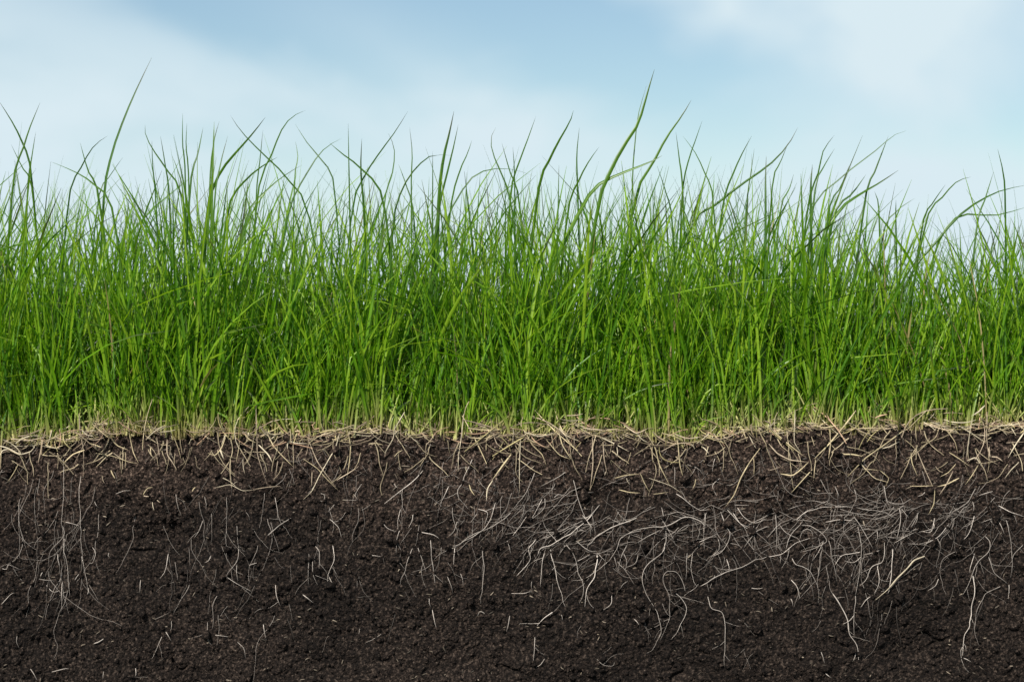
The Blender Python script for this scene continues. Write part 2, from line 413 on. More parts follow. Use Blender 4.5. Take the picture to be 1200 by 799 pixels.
V, F, c = join([grass_layer(2300, (-.5, .5), (-.003, .012), .95, .12, r), grass_layer(12000, (-.53, .53), (0.004, .07), 1.0, .22, r), grass_layer(11000, (-.56, .56), (.07, .20), 0.97, .3, r),
                grass_layer(3200, (-.5, .5), (-.002, .06), .40, .25, r, wmul=.95),
                grass_layer(900, (-.85, -.55), (0.0, .2), 1.0, .25, r), grass_layer(900, (.55, .85), (0.0, .2), 1.0, .25, r)])
link('turf_grass', mesh_from('turf_grass', V, F, c), MB, label='dense mass of fresh green grass growing along the cut soil edge', cat='grass', kind='stuff')
V, F, c = join([grass_layer(5500, (-.95, .95), (.2, 1.1), 1, .3, r, hcap=.08), grass_layer(3500, (-1.5, 1.5), (1.1, 3.0), 1, .3, r, hcap=.075, wmul=1.8)])
link('meadow_grass', mesh_from('meadow_grass', V, F, c), MB, label='shorter green grass of the meadow stretching away behind the turf', cat='grass', kind='stuff')

# single blades that stand clear: traced as (tip ... base) in photograph pixels, width px
BL = [
 (3.6, [(178,68),(160,105),(143,145),(128,190),(121,235),(110,490)]), (2.6, [(-2,118),(15,145),(27,170),(37,205),(60,480)]),
 (2.6, [(47,121),(35,150),(27,175),(15,215),(-5,490)]), (2, [(42,155),(38,180),(32,230),(28,490)]), (2, [(13,170),(25,195),(38,225),(60,490)]),
 (2.6, [(59,190),(72,195),(92,204),(112,218),(132,245),(165,490)]), (2.6, [(94,168),(103,200),(116,232),(150,490)]), (2, [(126,160),(110,172),(95,197),(80,235),(60,490)]),
 (2.2, [(144,185),(130,205),(115,235),(90,480)]), (2.4, [(170,147),(171,160),(182,180),(196,200),(215,235),(245,490)]), (2, [(178,165),(179,195),(183,240),(195,480)]),
 (2.2, [(188,160),(193,190),(199,240),(205,490)]), (2, [(214,133),(214,170),(217,205),(222,490)]), (2, [(219,145),(218,172),(221,210),(226,490)]),
 (2.8, [(238,150),(232,180),(223,218),(205,490)]), (4, [(251,143),(250,172),(248,235),(245,490)]), (2, [(257,143),(251,165),(246,215),(238,490)]),
 (3.6, [(311,138),(298,155),(279,177),(263,196),(246,235),(225,490)]), (2, [(270,136),(283,155),(305,178),(335,207),(362,245),(400,480)]),
 (2, [(358,130),(342,138),(330,153),(319,180),(302,225),(280,490)]), (1.8, [(346,146),(360,168),(378,190),(392,220),(410,490)]),
 (3, [(325,185),(308,195),(285,215),(266,250),(240,480)]), (3.6, [(354,194),(335,205),(311,225),(287,260),(250,490)]), (2.6, [(386,168),(400,180),(425,200),(451,240),(470,480)]),
 (2.2, [(400,163),(380,175),(360,203),(335,260),(310,490)]), (2, [(346,166),(349,185),(345,215),(340,490)]), (2.4, [(267,160),(259,190),(251,240),(240,490)]),
 (2, [(201,182),(208,200),(215,235),(225,490)]), (1.8, [(308,153),(305,185),(300,235),(290,490)]),
 (2, [(408,145),(409,200),(410,250),(415,490)]), (3.2, [(424,163),(423,200),(427,255),(435,490)]), (2, [(478,131),(463,155),(446,178),(430,202),(413,240),(390,490)]),
 (1.8, [(455,157),(462,175),(460,202),(450,240),(430,490)]), (1.8, [(480,150),(483,180),(482,225),(485,490)]), (4.6, [(532,131),(527,155),(520,185),(515,225),(512,300),(508,490)]),
 (2.8, [(537,147),(531,175),(523,208),(511,265),(500,490)]), (2.2, [(553,165),(548,180),(538,203),(527,250),(500,490)]), (2.2, [(530,183),(506,183),(490,195),(474,217),(461,260),(450,490)]),
 (2, [(581,150),(575,165),(580,187),(592,215),(602,260),(615,490)]), (2.2, [(628,137),(618,165),(608,192),(598,230),(580,490)]), (3.4, [(672,130),(668,143),(655,166),(643,190),(631,220),(600,490)]),
 (2.2, [(679,150),(676,182),(677,225),(685,490)]), (4.6, [(767,82),(760,105),(753,130),(746,149),(730,173),(713,203),(700,240),(660,490)]), (1.6, [(758,100),(748,135),(744,170),(741,215),(735,490)]),
 (2.6, [(702,173),(690,190),(678,213),(665,250),(640,490)]), (5, [(776,183),(765,189),(745,197),(722,206),(701,217),(682,240),(640,330),(610,490)]), (3.4, [(810,118),(800,135),(781,162),(765,192),(746,225),(690,490)]),
 (2, [(625,207),(605,200),(582,198),(560,204),(541,222),(515,275),(490,480)]), (2.2, [(792,155),(796,187),(800,225),(810,490)]), (2, [(770,195),(780,225),(788,262),(800,490)]),
 (1.8, [(655,193),(654,245),(650,490)]), (1.8, [(601,173),(603,215),(605,490)]), (2.2, [(588,168),(597,200),(609,240),(630,490)]), (1.8, [(507,178),(507,235),(505,490)]), (2, [(467,193),(475,215),(485,255),(500,490)]),
 (2, [(823,142),(815,165),(806,192),(799,235),(790,490)]), (2, [(800,160),(815,180),(827,206),(836,235),(850,490)]), (3, [(935,150),(925,168),(910,186),(893,200),(868,217),(838,237),(806,262),(720,490)]),
 (2.4, [(881,160),(870,180),(858,207),(846,245),(815,490)]), (2, [(884,175),(880,203),(875,245),(865,490)]), (2, [(923,170),(915,190),(905,220),(890,490)]), (2.2, [(978,159),(965,177),(959,203),(946,245),(920,490)]),
 (2.2, [(978,175),(966,195),(955,225),(930,490)]), (1.7, [(1062,154),(1046,160),(1030,174),(1005,193),(976,216),(950,245),(900,490)]), (2.4, [(1041,160),(1035,176),(1025,202),(1014,232),(980,490)]),
 (4.4, [(1053,200),(1030,215),(1006,229),(985,245),(961,285),(920,490)]), (3, [(1015,205),(1000,226),(976,257),(930,490)]), (2.4, [(995,195),(985,220),(971,250),(950,490)]), (3.6, [(952,193),(950,235),(955,490)]),
 (3.2, [(898,183),(897,212),(897,255),(895,490)]), (2.2, [(930,205),(925,222),(914,250),(890,490)]), (2.4, [(1025,225),(1030,250),(1035,490)]), (2.2, [(1138,208),(1122,213),(1105,231),(1085,260),(1040,490)]),
 (2.4, [(1108,217),(1095,236),(1081,265),(1050,490)]), (2.4, [(1169,175),(1175,200),(1178,235),(1180,490)]), (2.4, [(1164,203),(1155,232),(1144,270),(1125,490)]), (3, [(1206,217),(1176,223),(1155,232),(1130,248),(1103,275),(1060,330),(1010,490)]),
 (2.6, [(1204,243),(1166,253),(1130,252),(1110,266),(1092,310),(1080,490)]), (2, [(1072,233),(1052,247),(1035,275),(1005,490)]), (2.4, [(1050,235),(1050,262),(1055,490)]),
 (3, [(845,258),(800,290),(740,330),(690,375),(640,440),(615,490)]), (2.6, [(640,330),(610,345),(570,385),(520,430),(470,490)]), (2.6, [(1100,398),(1060,412),(1010,440),(960,485)]), (3, [(1020,365),(960,405),(900,440),(820,485)]),
 (2.4, [(1040,355),(980,390),(920,430),(870,485)]), (2.6, [(735,452),(760,470),(800,480),(850,470)]), (2.4, [(1155,425),(1110,440),(1060,455),(1010,470)]), (2.6, [(170,318),(195,350),(215,380),(235,430),(250,490)]),
 (2.2, [(160,355),(130,370),(110,390),(85,420),(60,490)]), (2.4, [(485,305),(455,320),(430,345),(405,390),(390,490)]), (2.2, [(600,322),(640,332),(700,325),(720,318)][::-1] + [(590,330),(560,360),(540,490)]), (3, [(1195,340),(1170,370),(1150,410),(1140,490)]),
]
def spline(pts, n):
    P = np.array(pts, float)
    dd = np.r_[0, np.cumsum(np.linalg.norm(np.diff(P, axis=0), axis=1)**0.5)]
    m = np.zeros_like(P)
    m[1:-1] = (P[2:]-P[:-2])/(dd[2:]-dd[:-2])[:, None]
    m[0] = (P[1]-P[0])/(dd[1]-dd[0]); m[-1] = (P[-1]-P[-2])/(dd[-1]-dd[-2])
    q = np.linspace(0, dd[-1], n); i = np.clip(np.searchsorted(dd, q, side='right')-1, 0, len(P)-2)
    h = (dd[i+1]-dd[i]); t = (q-dd[i])/h
    t2, t3 = t*t, t*t*t
    f = lambda a: a[:, None]
    return f(2*t3-3*t2+1)*P[i]+f(t3-2*t2+t)*f(h)*m[i]+f(-2*t3+3*t2)*P[i+1]+f(t3-t2)*f(h)*m[i+1]
def tube(P, rad, sides=5, flat=None):
    """tapered tube round a poly line, optionally flattened towards the soil"""
    n = len(P)
    T = np.gradient(P, axis=0); T /= np.linalg.norm(T, axis=1, keepdims=True)+1e-12
    ref = np.array([0, -1.0, 0.12])
    A = np.cross(T, ref); A /= np.linalg.norm(A, axis=1, keepdims=True)+1e-9
    B = np.cross(A, T)
    a = np.arange(sides)/sides*2*np.pi
    fl = 1.0 if flat is None else flat
    V = P[:, None]+rad[:, None, None]*(np.cos(a)[None, :, None]*A[:, None]+fl*np.sin(a)[None, :, None]*B[:, None])
    V = V.reshape(-1, 3)
    i = np.arange(n-1)[:, None]*sides; j = np.arange(sides)[None]; k = (j+1) % sides
    F = np.stack([i+j, i+k, i+sides+k, i+sides+j], -1).reshape(-1, 4)
    return V, F
NUM = ['', 'single', 'two', 'three', 'four', 'five', 'six', 'seven', 'eight', 'nine', 'ten', 'eleven', 'twelve']
def plant_label(blades):
    P, W = max(blades, key=lambda b: b[0][:, 2].max())[:2]
    base, tip = P[0], P[-1]
    dx, top = tip[0]-base[0], P[:, 2].max()
    turn = abs(math.atan2(P[-1][0]-P[-3][0], P[-1][2]-P[-3][2])-math.atan2(P[3][0]-P[0][0], P[3][2]-P[0][2]))
    w = 'broad' if W.max() > .0019 else 'slender' if W.max() > .00125 else 'hair-thin'
    ln = 'upright' if abs(dx) < .018 else ('left-leaning' if dx < 0 else 'right-leaning')
    cv = 'arched' if turn > .85 else 'curved' if turn > .35 else 'straight'
    ht = 'far above all the turf' if top > .19 else 'well clear of the turf' if top > .168 else 'just clear of the turf' if top > .14 else 'level with the turf' if top > .11 else 'low in the turf'
    k = len(blades)
    c = f'{NUM[min(k, 12)]}-bladed' if k > 1 else 'single-bladed'
    return f'{c} grass plant, tallest blade {w}, {ln}, {cv} and {ht}'
def plants():
    r = np.random.default_rng(41)
    blades = []
    for w, pts in BL:
        y0 = r.uniform(0.002, .035); dy = r.uniform(-.012, .02)
        q = spline(pts[::-1], 14); t = np.linspace(0, 1, 14)
        yy = y0+dy*t**1.5
        X, Z = px2w(q[:, 0], q[:, 1], yy)
        zb = float(edge_z(X[0])*(1-min(1, max(0, y0)/.08)))-.003
        Z = Z+(zb-Z[0])*np.clip(1-t*1.6, 0, 1)**1.3
        prof = np.interp(t, [0, .12, .45, .72, .9, 1], [.6, .85, 1, .8, .42, .05])
        side = np.array([1, r.uniform(-.5, .5), 0.25*r.uniform(-1, 1)])
        blades.append((np.stack([X, yy, Z], -1), w*PX*prof, side))
    blades.sort(key=lambda b: b[0][0][0])
    tufts = []
    for b in blades:                                    # leaves rooted within a centimetre belong to one plant
        if tufts and abs(b[0][0][0]-tufts[-1][0][0][0][0]) < .009 and len(tufts[-1]) < 4: tufts[-1].append(b)
        else: tufts.append([b])
    n = 200
    k = r.integers(0, len(tufts), n)
    x = np.array([tufts[i][0][0][0][0] for i in k])+r.normal(0, .0035, n); y = np.array([tufts[i][0][0][0][1] for i in k])*.5+r.normal(0, .003, n)
    y = np.maximum(y, .001); z = edge_z(x)-.004
    L = env_h(x)*r.uniform(.25, .9, n)
    lean = np.clip(np.abs(r.normal(0, .15, n)), 0, .6); droop = np.clip(np.abs(r.normal(0, .16, n)), 0, .6)
    az = np.where(r.random(n) < .55, r.normal(0, .5, n), r.normal(np.pi, .5, n))
    P, W, side = make_blades(x, y, z, L, lean, droop, az, r.uniform(.0010, .0023, n), r, s=10)
    for i in range(n): tufts[k[i]].append((P[i], W[i], side[i]))
    for tf in tufts:
        o = tf[0][0][0].copy()
        e = bpy.data.objects.new('grass_plant', None); C.objects.link(e); e.location = o; e.empty_display_size = .01
        e['label'] = plant_label(tf); e['category'] = 'grass plant'; e['group'] = 'grass plants standing out along the cut edge'
        sp = []
        for P_, W_, sd in tf:
            m = 5; t = np.linspace(0, 1, m)[:, None]; Q = P_[0]+(P_[2]-P_[0])*t*min(1, .014/max(.004, P_[2][2]-P_[0][2]))
            v, f = tube(Q-o, max(.0005, W_.max()*.36)*np.linspace(1.15, .7, m), 6)
            c0 = np.array([.60, .52, .28])*r.uniform(.65, 1.05); c1 = np.array([.24, .33, .05])
            sp.append((v, f, np.repeat(c0+(c1-c0)*t, 6, axis=0)))
        for q in sp: link('stem_base', mesh_from('stem_base', *q), MT, parent=e)
        for P_, W_, sd in tf:
            m = len(P_)
            V, F = ribbon((P_-o)[None], W_[None], sd[None], None)
            Ln = np.linalg.norm(np.diff(P_, axis=0), axis=1).sum()
            col = blade_cols(1, m, r, np.array([False]), np.array([r.uniform(.8, .97)]), np.array([min(.5, r.uniform(.012, .03)/Ln)]), deep=(m == 14))
            link('leaf_blade', mesh_from('leaf_blade', V, F, np.repeat(col, 3, axis=0)), MB, parent=e)
plants()

# ------------------------------------------------------------------ straw, roots
from_crop = {'A': (0, 460), 'B': (300, 460), 'C': (600, 460), 'D': (900, 460), 'E': (0, 600), 'F': (300, 600), 'G': (600, 600), 'H': (900, 600)}
STRAW = {
'A': [(5,[(90,335),(70,375),(40,420)]),(10,[(205,205),(195,270),(180,330)]),(8,[(0,250),(40,260),(100,290),(150,275),(180,230)]),(6,[(10,250),(10,300),(8,360)]),(8,[(215,245),(260,260),(320,240)]),
 (7,[(375,100),(380,190),(395,280),(390,400)]),(9,[(400,270),(345,290),(300,330)]),(5,[(450,285),(530,300),(600,325),(650,335)]),(6,[(605,140),(610,210),(625,280),(650,330)]),(4,[(585,280),(588,320),(585,360)]),
 (8,[(520,215),(550,250),(600,270)]),(6,[(530,285),(550,300),(580,320)]),(5,[(735,210),(742,260),(748,300)]),(6,[(705,260),(706,280),(710,300)]),(9,[(785,220),(785,290),(810,330),(830,365)]),(5,[(815,205),(835,260),(850,315)]),
 (7,[(1060,205),(1040,260),(1010,295),(975,285)]),(10,[(1035,270),(1042,290),(1050,310)]),(5,[(1130,190),(1120,270),(1108,330)]),(9,[(1150,195),(1170,220),(1200,235)]),(4,[(1140,310),(1142,350),(1150,380)]),
 (5,[(1045,400),(1075,415),(1105,437)]),(4,[(1010,447),(1080,432),(1140,460),(1200,455)]),(7,[(520,365),(528,385),(540,405)]),(7,[(670,480),(690,450),(715,445)]),(6,[(672,485),(685,488),(698,488)]),(6,[(712,515),(714,535),(720,555)]),
 (6,[(735,505),(742,512),(750,518)]),(5,[(480,390),(482,410),(490,425)]),(8,[(900,465),(906,453),(915,445)]),(9,[(385,175),(410,200),(440,205)]),(7,[(60,215),(140,225),(230,205)]),(8,[(0,300),(20,270),(60,265)]),(7,[(250,175),(240,215),(225,250)])],
'B': [(6,[(5,60),(8,200),(10,290),(55,430)]),(4,[(0,452),(60,442),(120,437)]),(9,[(15,245),(60,290),(80,325)]),(7,[(55,190),(85,250),(120,290),(175,345)]),(5,[(105,320),(100,355),(95,390)]),(6,[(225,310),(290,355),(330,400),(385,455)]),
 (6,[(250,225),(290,320),(330,380),(375,440)]),(6,[(395,190),(375,260),(340,320),(300,390),(265,460),(225,500)]),(5,[(265,370),(264,400),(262,440)]),(6,[(430,165),(445,250),(440,320),(428,400)]),(6,[(380,410),(440,375),(485,345)]),
 (7,[(655,150),(645,215),(610,275),(605,300)]),(5,[(530,240),(565,238),(600,245)]),(5,[(650,300),(668,280),(690,268)]),(4,[(705,185),(740,218),(770,240)]),(6,[(975,100),(965,200),(950,300),(948,370)]),(5,[(1000,40),(985,70),(970,130)]),
 (5,[(1110,190),(1130,240),(1185,285)]),(11,[(1195,290),(1150,350),(1110,405)]),(7,[(1110,410),(1085,450),(1080,505)]),(8,[(1000,430),(1008,455),(1025,480)]),(6,[(985,345),(985,360),(990,375)]),(6,[(160,225),(150,245),(150,265)]),
 (6,[(130,215),(180,235),(245,240)]),(5,[(440,180),(520,190),(600,185)]),(7,[(700,90),(670,140),(650,175)]),(6,[(1040,150),(1090,170),(1110,200)])],
'C': [(5,[(40,220),(35,330),(35,470)]),(7,[(65,190),(95,245),(140,290),(160,340)]),(8,[(220,190),(235,245),(275,310)]),(4,[(290,200),(290,250),(280,290)]),(5,[(160,220),(220,290),(270,310)]),(6,[(375,210),(378,330),(365,460)]),
 (5,[(425,230),(430,310),(445,385)]),(7,[(415,210),(480,240),(545,275)]),(6,[(480,400),(530,387),(596,380)]),(6,[(600,380),(615,415),(640,462)]),(5,[(490,255),(493,280),(490,300)]),(4,[(555,280),(545,315),(530,345)]),(8,[(620,180),(670,260),(690,340),(740,440)]),
 (6,[(580,190),(610,222),(640,235)]),(5,[(655,250),(655,290),(660,330)]),(4,[(640,400),(740,435),(800,475)]),(6,[(500,455),(550,467),(600,470)]),(5,[(660,475),(690,472),(730,465)]),(8,[(770,205),(777,250),(785,340),(800,395)]),
 (5,[(700,275),(770,240),(860,232)]),(5,[(860,405),(855,430),(845,450)]),(7,[(1160,260),(1110,330),(1070,400),(1040,480),(1000,535)]),(7,[(1110,205),(1125,235),(1140,260)]),(9,[(1150,170),(1170,210),(1190,245)]),
 (6,[(940,225),(1010,210),(1080,175)]),(8,[(890,255),(903,265),(920,285)]),(4,[(1130,300),(1133,350),(1130,390)]),(5,[(535,400),(540,415),(550,430)]),(6,[(60,185),(130,205),(210,185)]),(7,[(330,165),(420,175),(500,170)]),(7,[(520,150),(580,190),(640,165)]),(8,[(760,195),(820,215),(890,205)]),(6,[(700,190),(760,205),(800,225)])],
'D': [(9,[(20,180),(90,240),(160,295)]),(8,[(0,240),(40,285),(100,315),(180,325)]),(9,[(55,380),(110,388),(150,360),(185,325)]),(7,[(120,80),(120,230),(150,280)]),(10,[(405,85),(350,160),(290,235),(215,310)]),(9,[(285,155),(290,240),(280,310)]),
 (6,[(380,155),(450,190),(550,225)]),(9,[(625,180),(540,245),(450,310),(370,395)]),(6,[(610,230),(560,255),(520,265)]),(9,[(350,290),(390,290),(440,298)]),(5,[(520,365),(560,400),(545,440)]),(4,[(440,360),(480,360),(520,365)]),
 (5,[(685,160),(686,190),(690,225)]),(7,[(740,80),(690,130),(650,170),(610,190)]),(6,[(205,360),(150,420),(105,470)]),(6,[(830,175),(870,230),(885,285)]),(7,[(945,120),(935,220),(925,310)]),(6,[(845,280),(900,315),(940,345)]),
 (9,[(930,320),(970,305),(1000,350)]),(7,[(980,340),(950,390),(920,430)]),(5,[(875,335),(840,375),(800,395)]),(8,[(890,400),(830,430),(785,440)]),(7,[(860,370),(830,430),(795,480)]),(7,[(690,265),(740,380),(775,455)]),
 (5,[(660,437),(710,438),(770,435)]),(6,[(775,455),(770,520),(745,570)]),(6,[(1015,90),(1018,200),(1025,280)]),(12,[(1028,260),(1032,285),(1035,305)]),(8,[(1040,300),(1065,302),(1090,320)]),(8,[(1190,185),(1150,245),(1115,305)]),
 (4,[(1105,235),(1150,232),(1190,230)]),(5,[(980,200),(1020,202),(1060,195)]),(5,[(800,150),(780,210),(690,270)]),(4,[(635,220),(660,240),(690,270)]),(6,[(780,345),(795,365),(815,375)]),(6,[(1165,325),(1130,360),(1100,400)]),
 (6,[(665,280),(670,330),(695,390)]),(9,[(1005,60),(975,90),(940,110)]),(4,[(0,365),(30,358),(60,345)]),(6,[(205,150),(260,165),(330,150)])],
'H': [(9,[(730,205),(680,225),(650,260),(600,310),(560,360),(500,412)])],
}
ROOT = {
'A': [(3,[(295,310),(300,440),(292,600),(298,680),(300,800)]),(3,[(375,390),(372,520),(380,640),(385,800)]),(2.4,[(95,490),(93,600),(95,800)]),(3,[(540,475),(575,466),(610,460)]),(4.5,[(445,505),(450,525),(460,545)]),(3,[(960,490),(963,520),(962,550)]),
 (4,[(955,595),(930,650),(900,690)]),(3,[(825,465),(830,530),(850,580)]),(2.4,[(90,600),(110,680),(145,725)]),(2.4,[(1065,480),(1062,620),(1065,800)]),(2.4,[(990,560),(988,640),(985,720)]),(3,[(620,560),(622,585),(622,605)]),(3,[(1155,560),(1165,580),(1170,600)]),(2.4,[(1110,620),(1112,680),(1118,740)])],
'B': [(5,[(780,370),(720,430),(660,475),(600,525)]),(4,[(1020,300),(970,420),(945,460),(960,510)]),(5,[(905,440),(885,480),(860,525)]),(4,[(85,490),(100,560),(100,600)]),(3,[(300,475),(325,480),(320,510),(295,500)]),(4,[(375,520),(355,545),(335,565)]),
 (3,[(495,430),(465,480),(475,505),(400,500)]),(4,[(690,530),(670,600),(672,650)]),(4,[(920,530),(925,590),(945,650),(940,680)]),(4,[(950,590),(920,650),(900,675)]),(5,[(1040,540),(1085,560),(1070,620)]),(5,[(1120,520),(1105,580),(1070,635),(1020,670),(945,712),(910,718)]),
 (5.5,[(1195,565),(1150,600),(1080,640),(1000,675),(950,710)]),(4,[(645,430),(655,443),(670,450)]),(3,[(490,555),(520,540),(540,520)]),(4,[(1000,610),(1020,590),(1040,560)])],
'C': [(5,[(285,410),(310,500),(345,590),(380,650)]),(4,[(110,370),(90,420),(60,480),(0,550)]),(4,[(260,370),(190,410),(130,440)]),(5,[(190,495),(215,475),(240,480)]),(4,[(155,490),(150,540),(85,600)]),(5,[(410,530),(370,570),(300,620),(240,670)]),
 (5,[(760,470),(830,520),(880,550),(935,548)]),(4,[(700,540),(705,580),(705,620)]),(5,[(1010,550),(1070,610),(1130,640)]),(5,[(1055,540),(1090,585),(1130,610),(1195,600)]),(4,[(1040,535),(1080,530),(1120,530)]),(4,[(720,575),(790,560),(900,600)]),
 (4,[(910,560),(905,600),(905,640)]),(3,[(800,335),(860,350),(900,390)]),(3,[(760,340),(765,390),(765,440)]),(4,[(970,405),(935,440),(965,490)]),(4,[(955,295),(945,330),(935,370)]),(4,[(610,330),(595,350),(575,365)]),(3.5,[(60,530),(50,570),(20,620)]),(3.5,[(140,500),(110,560),(80,600)])],
'D': [(4,[(540,430),(555,510),(570,530)]),(4,[(320,440),(328,470),(335,500)]),(5,[(405,450),(412,485),(415,520)]),(5,[(610,540),(612,600),(595,690)]),(4,[(625,550),(640,570),(660,590)]),(4,[(695,560),(690,590),(680,620)]),(6,[(745,460),(725,475),(700,490)]),
 (4,[(90,550),(140,535),(180,530)]),(4,[(130,600),(200,550),(330,535),(400,540)]),(4,[(330,540),(450,575),(560,565)]),(4,[(415,540),(540,560),(600,590)]),(5,[(965,580),(940,650),(910,695)]),(4,[(970,450),(920,520),(830,570)]),
 (4,[(1050,465),(1010,475),(960,490)]),(4,[(955,510),(960,535),(960,560)]),(5,[(1075,530),(1130,560),(1200,580)]),(4,[(30,400),(45,460),(40,520)]),(4,[(240,400),(280,470),(300,490)]),(4,[(780,590),(760,650),(720,650)]),(3.5,[(860,540),(900,560),(960,540)]),(3.5,[(1000,610),(1060,590),(1110,600)])],
'E': [(4,[(295,60),(300,110),(240,180),(225,250)]),(4,[(268,190),(270,220),(275,260)]),(4,[(300,45),(340,55),(370,65)]),(3,[(380,200),(400,310),(410,390)]),(3,[(300,110),(305,200),(320,300),(322,400)]),(3,[(290,330),(290,390),(288,460)]),(4,[(215,345),(245,375),(285,365)]),
 (3,[(180,315),(215,322),(250,325)]),(7,[(195,285),(190,298),(185,310)]),(6,[(345,325),(370,290),(390,300)]),(8,[(405,390),(410,375),(412,355)]),(4,[(0,265),(30,270),(40,250),(90,270)]),(4,[(0,440),(50,385),(65,380)]),(3,[(430,165),(450,195),(435,240),(410,240)]),
 (4,[(505,190),(512,205),(520,220)]),(5,[(785,200),(775,260),(740,325)]),(4,[(655,320),(655,350),(652,385)]),(4,[(1115,160),(1115,220),(1065,290),(1060,320)]),(4,[(1065,310),(1120,345),(1180,375)]),(3,[(1105,240),(1110,285),(1110,330)]),
 (4,[(1200,235),(1185,243),(1165,255)]),(4,[(985,205),(975,230),(955,245)]),(3,[(800,510),(800,540),(795,570)]),(5,[(775,565),(790,585),(800,610)]),(3,[(760,580),(735,640),(710,690)]),(4,[(970,515),(975,600),(990,630)]),(5,[(995,580),(1040,582),(1080,590)]),
 (4,[(1110,615),(1140,640),(1148,690)]),(8,[(440,620),(465,610),(485,590)]),(4,[(80,580),(78,610),(82,640)]),(6,[(135,735),(155,760),(172,795)]),(6,[(240,755),(300,735),(320,738)]),(4,[(482,750),(484,770),(482,790)]),(5,[(630,735),(636,750),(635,770)])],
'F': [(6,[(60,110),(110,60),(170,25)]),(5,[(345,30),(385,70),(405,125)]),(4,[(250,195),(246,270),(245,340)]),(4,[(280,160),(298,190),(298,285)]),(3,[(265,230),(270,290),(290,345)]),(4,[(360,160),(367,220),(340,290),(335,340)]),(4,[(340,300),(352,325),(368,345)]),
 (5,[(90,340),(98,390),(112,445)]),(6,[(220,380),(245,400),(270,425)]),(5,[(30,530),(36,570),(47,605)]),(4,[(480,575),(484,560),(487,545)]),(4,[(530,195),(560,206),(590,208)]),(4,[(740,0),(730,40),(710,75)]),(4,[(675,80),(665,120),(655,195)]),
 (4,[(590,45),(620,75),(665,97)]),(4,[(645,220),(675,230),(700,270)]),(4,[(735,165),(715,220),(695,290),(675,345)]),(4,[(760,160),(780,210),(797,285)]),(5,[(818,130),(825,230),(842,345)]),(4,[(812,400),(814,425),(818,450)]),(5,[(828,455),(835,500),(848,545)]),
 (4,[(868,160),(870,180),(876,195)]),(5,[(900,305),(915,345),(923,385)]),(5,[(935,160),(932,200),(927,245)]),(4,[(960,285),(970,315),(975,350)]),(5,[(1060,180),(1068,270),(1060,360),(1052,430)]),(6,[(1075,480),(1050,460),(1040,495)]),(6,[(1190,490),(1182,525),(1178,560)]),
 (4,[(1175,130),(1185,155),(1195,190)]),(6,[(765,90),(830,105),(860,125)])],
'G': [(7,[(390,0),(330,55),(260,110),(190,150),(130,170),(120,205)]),(4,[(0,110),(40,60),(80,0)]),(5,[(120,120),(80,170),(82,230),(15,305)]),(4,[(155,185),(140,260),(132,350)]),(4,[(180,170),(200,270),(225,370),(250,445)]),(5,[(250,150),(285,190),(310,280),(335,355),(310,430)]),
 (3,[(255,150),(225,185),(218,210)]),(5,[(295,235),(340,212),(380,190)]),(7,[(400,190),(395,260),(380,310),(350,360),(342,440)]),(4,[(400,190),(420,215),(440,235)]),(5,[(300,130),(355,180),(400,185)]),(4,[(330,20),(355,45),(380,80)]),
 (6.5,[(910,70),(860,35),(800,25),(720,65),(640,72),(560,90),(500,130)]),(4,[(640,75),(520,110),(490,180),(440,240),(380,285)]),(4,[(690,85),(620,120),(580,150)]),(6,[(590,25),(500,60),(430,90),(380,130),(350,160)]),(4,[(480,200),(485,240),(495,280)]),(3,[(540,150),(510,210),(497,285)]),
 (3,[(520,190),(535,230),(525,280)]),(3.5,[(590,200),(575,240),(530,262)]),(5,[(720,140),(700,190),(630,250),(610,300),(620,360),(655,430),(690,490),(700,560),(690,600)]),(4.5,[(820,375),(800,330),(770,285),(740,278),(715,295),(712,340),(733,390),(740,470),(725,540),(695,605)]),
 (5,[(750,365),(800,415),(815,460),(790,530),(745,600)]),(4,[(0,383),(60,375),(95,370)]),(3,[(90,325),(93,345),(95,365)]),(6,[(200,460),(150,495),(110,535)]),(4,[(110,580),(104,640),(100,700)]),(4,[(150,685),(130,710),(110,725)]),(4,[(400,685),(430,715),(475,720),(485,700)]),
 (4,[(470,390),(462,430),(420,465)]),(4,[(575,500),(592,520),(600,545)]),(3,[(232,475),(233,490),(236,510)]),(5,[(920,395),(935,450),(990,475),(997,600),(993,730)]),(6,[(885,350),(960,300),(1060,265),(1140,225),(1200,210)]),(4,[(1010,225),(1017,255),(1018,290)]),
 (3.5,[(820,190),(818,260),(818,325)]),(3,[(845,190),(845,310),(870,345),(880,330)]),(5,[(980,0),(1000,60),(1020,110),(990,180),(930,215)]),(4,[(1020,150),(1070,160),(1080,180)]),(3,[(960,120),(970,175),(935,210)]),(5,[(1200,70),(1130,100),(1070,120)]),
 (4,[(1150,95),(1110,130),(1085,175)]),(5,[(1030,0),(1075,60),(1120,85)]),(4,[(700,30),(740,100),(770,160)]),(4,[(870,140),(920,120),(960,110)]),(4,[(830,60),(800,75),(770,100)]),(3,[(910,0),(900,60),(900,180)]),(4,[(1120,360),(1155,355),(1190,352)]),(4,[(505,355),(520,335),(545,322)]),(4,[(720,80),(720,140),(700,190)])],
'H': [(4,[(150,60),(200,65),(275,130),(240,160),(150,190)]),(4,[(280,130),(300,220),(325,330)]),(4,[(270,130),(235,190),(215,230)]),(5,[(110,210),(130,245),(190,270),(215,310),(245,375)]),(4,[(235,260),(236,290),(232,320)]),(5,[(110,320),(135,350),(150,410)]),(5,[(108,405),(112,425),(117,445)]),
